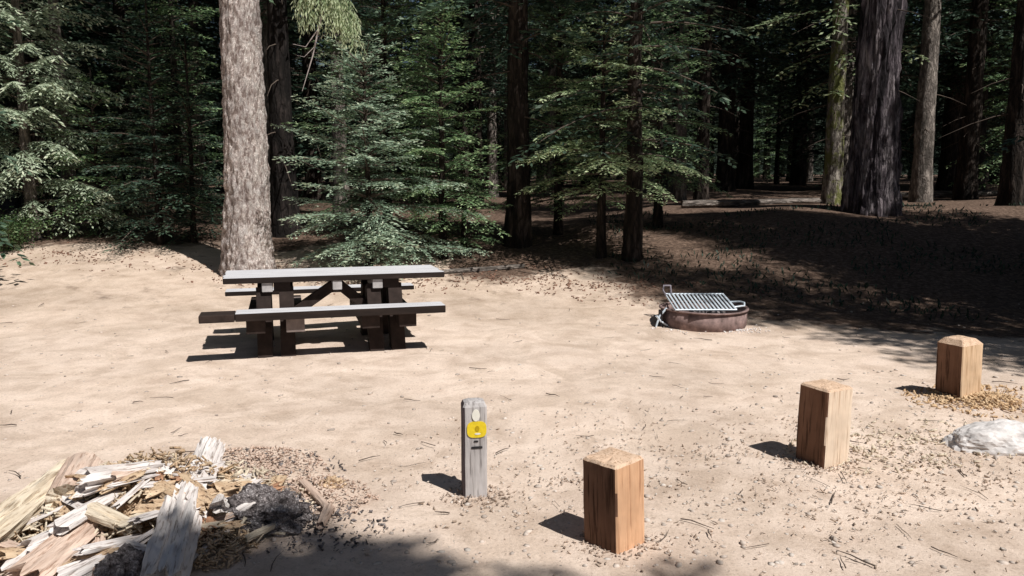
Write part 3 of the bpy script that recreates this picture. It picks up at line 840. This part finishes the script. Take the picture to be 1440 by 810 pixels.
def chips(name, spots_, n, size, seed, mt, label=None, parent=None, long=3.0, zlift=.0, kind='stuff', cat='wood chips'):
    """loose chips/splinters scattered; spots_: (x,y,rx,ry,height)"""
    rn = random.Random(seed); V, F = [], []
    for i in range(n):
        sx0, sy0, rx, ry, hh_ = rn.choice(spots_)
        a, q = rn.random() * 6.283, rn.random() ** (.6 if hh_ > 0 else .85)
        x, y = sx0 + math.cos(a) * rx * q, sy0 + math.sin(a) * ry * q
        if hh_ == 0 and nz(x * 2.1, y * 2.1, seed) < rn.uniform(-.45, .25): continue
        z = gz(x, y) + hh_ * (1 - q * q) * rn.uniform(.55, 1.1) + .008
        s = size * rn.uniform(.4, 1.6); dl = Vector((rn.gauss(0, 1), rn.gauss(0, 1), rn.gauss(0, .45))).normalized()
        w_ = dl.cross(Vector((rn.gauss(0, 1), rn.gauss(0, 1), rn.gauss(0, 1)))).normalized(); u_ = dl.cross(w_)
        L_, W_, H_ = s * long * rn.uniform(.5, 1.2), s * .5, s * .22
        c = Vector((x, y, z)); o_ = len(V)
        for e in (-1, 1):
            k_ = rn.uniform(.3, 1)
            for (p_, r_) in ((-1, -1), (1, -1), (1, 1), (-1, 1)): V.append(tuple(c + dl * L_ * e * .5 + w_ * W_ * p_ * k_ + u_ * H_ * r_ * k_))
        F += [(o_, o_ + 1, o_ + 2, o_ + 3), (o_ + 7, o_ + 6, o_ + 5, o_ + 4)] + [(o_ + k, o_ + 4 + k, o_ + 4 + (k + 1) % 4, o_ + (k + 1) % 4) for k in range(4)]
    me = meshnp(name, V, F, smooth=False)
    o = link(name, me, mt, parent)
    if label: tag(o, label, cat, kind=kind)
    elif kind: o['kind'] = kind
    return o

GL = 'broken rotten log pieces'
shard('split_log', spot(-50, 812), spot(70, 722) + Vector((0, 0, .05)), .105, .10, 3, M['straw'], 'straw coloured split log with long grain at the bottom left corner', jag=.2, ridge=.34, lift=.02, endmat=M['straw'])
shard('log_stub', spot(96, 742), spot(122, 700) + Vector((0, 0, .02)), .085, .095, 5, M['rot_pink'], 'short log stub with a rounded pale cut end', jag=.02, ridge=.09, flat=.8, lift=.05, endmat=M['endgrain'], taper=-.1)
shard('split_log', spot(50, 822), spot(128, 768) + Vector((0, 0, .04)), .085, .08, 9, M['rot_pink'], 'pinkish broken log lying in front of the straw coloured one', jag=.12, ridge=.34, lift=.0)
shard('bleached_slab', spot(232, 850), spot(262, 742) + Vector((0, 0, .04)), .085, .08, 13, M['bleached'], 'lower bleached white slab of old wood at the bottom edge', jag=.09, lift=.05, ridge=.3, taper=.1)
shard('bleached_slab', spot(262, 752) + Vector((0, 0, .03)), spot(296, 676) + Vector((0, 0, .08)), .10, .085, 17, M['bleached'], 'upper bleached slab leaning on the rotten log mound', jag=.10, lift=.04, ridge=.34, taper=.3)
ms = spot(205, 730)
RL = thing('rotten_log', 'crumbled rotten log broken into orange and straw coloured chunks', 'log', ms)
o = lump('core', Vector((0, 0, -.03)), .46, .33, .17, 4, M['rot_orange'], '', '', amp=.42, fr=3.4)
o.parent = RL
for k_ in ('label', 'category'): del o[k_]
rr_ = random.Random(77)
for i in range(92):
    a_, q_ = rr_.random() * 6.283, rr_.random() ** .55
    cx_, cy_ = ms.x + math.cos(a_) * .70 * q_ - .02, ms.y + math.sin(a_) * .50 * q_ - .02
    hz = .20 * math.exp(-q_ * q_ * 2.2) + .012
    ang = rr_.gauss(.9, .75); Lc = rr_.uniform(.08, .30); wc = rr_.uniform(.018, .055)
    dv = Vector((math.cos(ang), math.sin(ang), rr_.uniform(-.25, .35))) * Lc * .5
    c_ = Vector((cx_, cy_, gz(cx_, cy_) + hz))
    shard('wood_chunk', c_ - dv, c_ + dv, wc, wc * rr_.uniform(.5, .9), 100 + i, M[rr_.choice(['rot_orange', 'rot_orange', 'straw', 'straw', 'rot_pink', 'bleached', 'bleached', 'rot_red'])], '', jag=.06, ridge=.55, flat=.7, seg=16, rings=18, parent=RL)
lump('bark_lump', spot(368, 735) + Vector((0, 0, .02)), .22, .16, .13, 6, M['charred'], 'grey black lump of bark right of the bleached slabs', 'bark chunk', amp=.26, fr=2.6, nsub=6)
lump('bark_lump', spot(178, 815) + Vector((0, 0, .01)), .13, .12, .11, 8, M['charred'], 'small dark bark chunk left of the lower bleached slab, near the bottom', 'bark chunk', amp=.28, fr=2.6)
shard('broken_branch', spot(428, 690), spot(462, 726), .022, .02, 21, M['rot_pink'], 'upper crooked stick right of the grey black bark', 'stick', jag=.03, lift=.03, seg=14, rings=20, group=None)
shard('broken_branch', spot(462, 726), spot(452, 748), .03, .028, 22, M['rot_pink'], 'lower stick end meeting the crooked stick', 'stick', jag=.03, lift=.02, seg=14, rings=20, group=None)
lump('bark_lump', spot(468, 684), .07, .045, .045, 9, M['rot_orange'], 'reddish rotten chunk at the right end of the wood debris', 'bark chunk', amp=.5, nsub=4)
s1, s2, s3, s4 = spot(215, 715), spot(290, 775), spot(340, 665), spot(120, 735)
chips('wood_splinters', [(s1.x, s1.y, .62, .42, .24), (s1.x + .05, s1.y + .05, .42, .34, .26), (s4.x, s4.y, .3, .3, .1), (s2.x, s2.y, .22, .2, .1)], 2200, .013, 3, M['rot_orange'], 'crumbled orange splinters heaped around the rotten log')
chips('wood_splinters', [(s1.x, s1.y, .8, .6, .2), (s4.x, s4.y, .5, .4, .12)], 1300, .013, 4, M['straw'], 'pale straw coloured splinters strewn over the log debris', long=4.5)
chips('bark_crumbs', [(s3.x + .1, s3.y - .1, .45, .42, .03), (spot(440, 700).x, spot(440, 700).y, .34, .3, .03), (s3.x, s3.y + .2, .4, .3, .05)], 1500, .011, 5, M['rot_pink'], 'pinkish bark crumbs scattered right of the bleached slab', long=2)
chips('bark_crumbs', [(spot(365, 725).x, spot(365, 725).y, .3, .24, .12), (s3.x, s3.y, .6, .5, .02), (spot(430, 740).x, spot(430, 740).y, .4, .3, .01)], 1100, .010, 6, M['charred'], 'dark bark crumbs around the grey black bark lump', long=2)
c1, c2 = spot(1400, 565), spot(1215, 640)
chips('wood_chips', [(c1.x, c1.y, .7, .5, .015), (c1.x - .15, c1.y + .05, .35, .28, .035)], 1100, .016, 7, M['chip'], 'orange wood chips piled beside the farthest bollard', long=2.4)
chips('wood_chips', [(c2.x, c2.y, .5, .4, .015), (spot(1290, 620).x, spot(1290, 620).y, .7, .5, .0)], 520, .013, 8, M['straw'], 'pale wood chips strewn right of the middle bollard', long=2.4)

gl = [(x_, y_, 1.7, 1.1, 0) for x_, y_ in [(1.2, 4.0), (2.0, 3.9), (2.7, 4.3), (1.6, 4.6), (2.3, 5.0), (.9, 4.9), (.3, 4.3), (3.2, 5.0)]]
chips('bark_crumbs', gl, 3000, .008, 31, M['litter'], 'small brown bark and needle litter on the dirt around the bollards', long=2.2)
chips('bark_crumbs', gl + [(-.4, 4.2, .9, .7, 0)], 2600, .008, 32, M['pebble2'], 'small pale flakes on the dirt around the bollards', long=1.6)
tb = upto(346, 12.0)
chips('bark_crumbs', [(tb.x, tb.y - .1, 1.1, .8, 0), (tb.x + .1, tb.y - .1, .6, .5, 0)], 700, .017, 33, M['litter2'], 'reddish bark flakes around the foot of the pale sunlit trunk', long=2.2)
el = [(upto(px_, Y_).x, Y_, 1.2, .8, 0) for px_, Y_ in [(450, 11.6), (520, 11.4), (600, 11.6), (690, 11.8), (770, 11.6), (840, 11.4), (900, 10.9), (180, 12.6), (80, 13)]]
chips('bark_crumbs', el, 2400, .016, 34, M['litter2'], 'reddish brown bark and cone litter along the forest edge', long=2.4)
bs_ = [(q.x + dx_, q.y + dy_, .2, .16, 0.001) for q in (pa, pb, pc, mp) for dx_, dy_ in ((0, -.02), (.08, -.06), (-.06, -.08))]
chips('soil_crumbs', bs_, 900, .010, 36, M['soil'], 'loose brown soil crumbs around the feet of the posts', long=1.4, cat='soil')
chips('ash_crumbs', [(2.3, 8.95, .75, .3, 0), (2.6, 8.9, .35, .15, 0)], 420, .012, 35, M['ash_pale'], 'pale ash crumbs spilled in front of the fire ring', long=1.6, cat='ash')
# pale rock
r0_ = spot(1402, 634)
lump('pale_rock', r0_ + Vector((.07, .08, .01)), .33, .2, .15, 14, M['rock'], 'pale grey rock lying near the right edge below the wood chips', 'rock', amp=.15, fr=1.4)

# pebbles and twigs on the dirt
def pebbles(n, seed, mt, label, smin, smax, area):
    rn = random.Random(seed); bm = bmesh.new(); bmesh.ops.create_icosphere(bm, subdivisions=1, radius=1)
    bv = np.array([v.co[:] for v in bm.verts]); bf = np.array([[v.index for v in f.verts] for f in bm.faces]); bm.free()
    V, F = [], []
    for i in range(n):
        x, y = area(rn); s = smin + (smax - smin) * rn.random() ** 4
        sc = np.array([s * rn.uniform(.8, 1.4), s * rn.uniform(.7, 1.1), s * rn.uniform(.4, .7)])
        jit_ = 1 + np.array([[rn.uniform(-.22, .22)] for _ in range(12)]); a = rn.random() * 6.28
        v = bv * jit_ * sc; v = np.stack([v[:, 0] * math.cos(a) - v[:, 1] * math.sin(a), v[:, 0] * math.sin(a) + v[:, 1] * math.cos(a), v[:, 2]], 1)
        V.append(v + np.array([x, y, gz(x, y) + .1 * s])); F.append(bf + 12 * i)
    o = link('pebbles', meshnp('pebbles', np.concatenate(V), np.concatenate(F)), mt)
    tag(o, label, 'pebbles', kind='stuff')
def area_a(rn):
    y = 3.3 + 7 * rn.random() ** 1.6; return rn.uniform(-.68, .68) * y, y
def area_b(rn):
    while True:
        y = 3.3 + 4 * rn.random() ** 1.3; x = rn.uniform(-.1, .7) * y
        if nz(x * 1.3, y * 1.3, 2) > -.1: return x, y
pebbles(2200, 1, M['pebble'], 'small brownish pebbles scattered over the sandy dirt', .004, .022, area_a)
pebbles(700, 2, M['pebble2'], 'small pale stones among the bollards', .004, .02, area_b)
rn = random.Random(12); paths = []
def twig(x, y, L, r):
    a = rn.random() * 6.28; z = gz(x, y) + r + .006; k = rn.uniform(-.3, .3); pts = []
    for s in (-.5, -.2, .15, .5):
        xx, yy = x + math.cos(a + k * s) * L * s, y + math.sin(a + k * s) * L * s
        pts.append((xx, yy, gz(xx, yy) + r + .007 + .01 * rn.random()))
    paths.append((pts, [r, r, r * .8, r * .4]))
for i in range(120): x, y = area_a(rn); twig(x, y, rn.uniform(.04, .2), rn.uniform(.0015, .0045))
for i in range(150):
    y = rn.uniform(11.6, 14.5); x = rn.uniform(-.3, .3) * y; twig(x, y, rn.uniform(.1, .5), rn.uniform(.003, .008))
o = tubes('fallen_twigs', paths, M['twig'], None, 4); tag(o, 'fallen twigs and needles strewn over the dirt and forest edge', 'twigs', kind='stuff')

# forest edge: two fallen logs
shard('fallen_log', upto(585, 11.9) + Vector((0, 0, -.03)), upto(735, 12.3) + Vector((0, 0, -.02)), .05, .05, 31, M['bark_light'], 'thin fallen log at the forest edge under the young firs', jag=.05, flat=.9, seg=16, rings=30, group=None)
shard('fallen_log', upto(960, 17.5), upto(1150, 17.9), .09, .09, 32, M['bark_light'], 'fallen log across the shaded forest floor left of the mossy trunk', jag=.05, flat=.9, seg=16, rings=30, group=None)
shard('fallen_log', upto(1240, 22), upto(1440, 21), .10, .10, 33, M['bark_light'], 'fallen log behind the thickest trunk toward the right edge', jag=.05, flat=.9, seg=16, rings=30, group=None)

# ------------------------------------------------------------------ light, sky, camera
sd = Vector((.50, -.49, 1.0)).normalized()
elev = math.asin(sd.z)
ld = bpy.data.lights.new('sun', 'SUN'); ld.energy = 5.0; ld.angle = R(.53); ld.color = (1, .965, .91)
lo_ = bpy.data.objects.new('sun', ld); C.objects.link(lo_); lo_.location = (10, -7, 14)
lo_.rotation_euler = sd.to_track_quat('Z', 'Y').to_euler()
w = bpy.data.worlds.new('World'); S.world = w; w.use_nodes = True
wt = w.node_tree; bg = wt.nodes['Background']
sky = wt.nodes.new('ShaderNodeTexSky'); sky.sky_type = 'NISHITA'; sky.sun_disc = False
sky.sun_elevation = elev; sky.sun_rotation = math.atan2(sd.x, sd.y)
wt.links.new(sky.outputs[0], bg.inputs[0]); bg.inputs[1].default_value = .036
cd = bpy.data.cameras.new('camera'); cam = bpy.data.objects.new('camera', cd); C.objects.link(cam)
cam.location = (0, 0, CAMZ); cam.rotation_euler = (math.pi / 2 - PITCH, 0, 0)
cd.sensor_width = 36; cd.lens = FPX / 1440 * 36; cd.clip_end = 1500; cd.clip_start = .05
S.camera = cam
S.view_settings.view_transform = 'Standard'; S.view_settings.look = 'None'; S.view_settings.exposure = 0
S.cycles.max_bounces = 6; S.cycles.diffuse_bounces = 3; S.cycles.transmission_bounces = 3
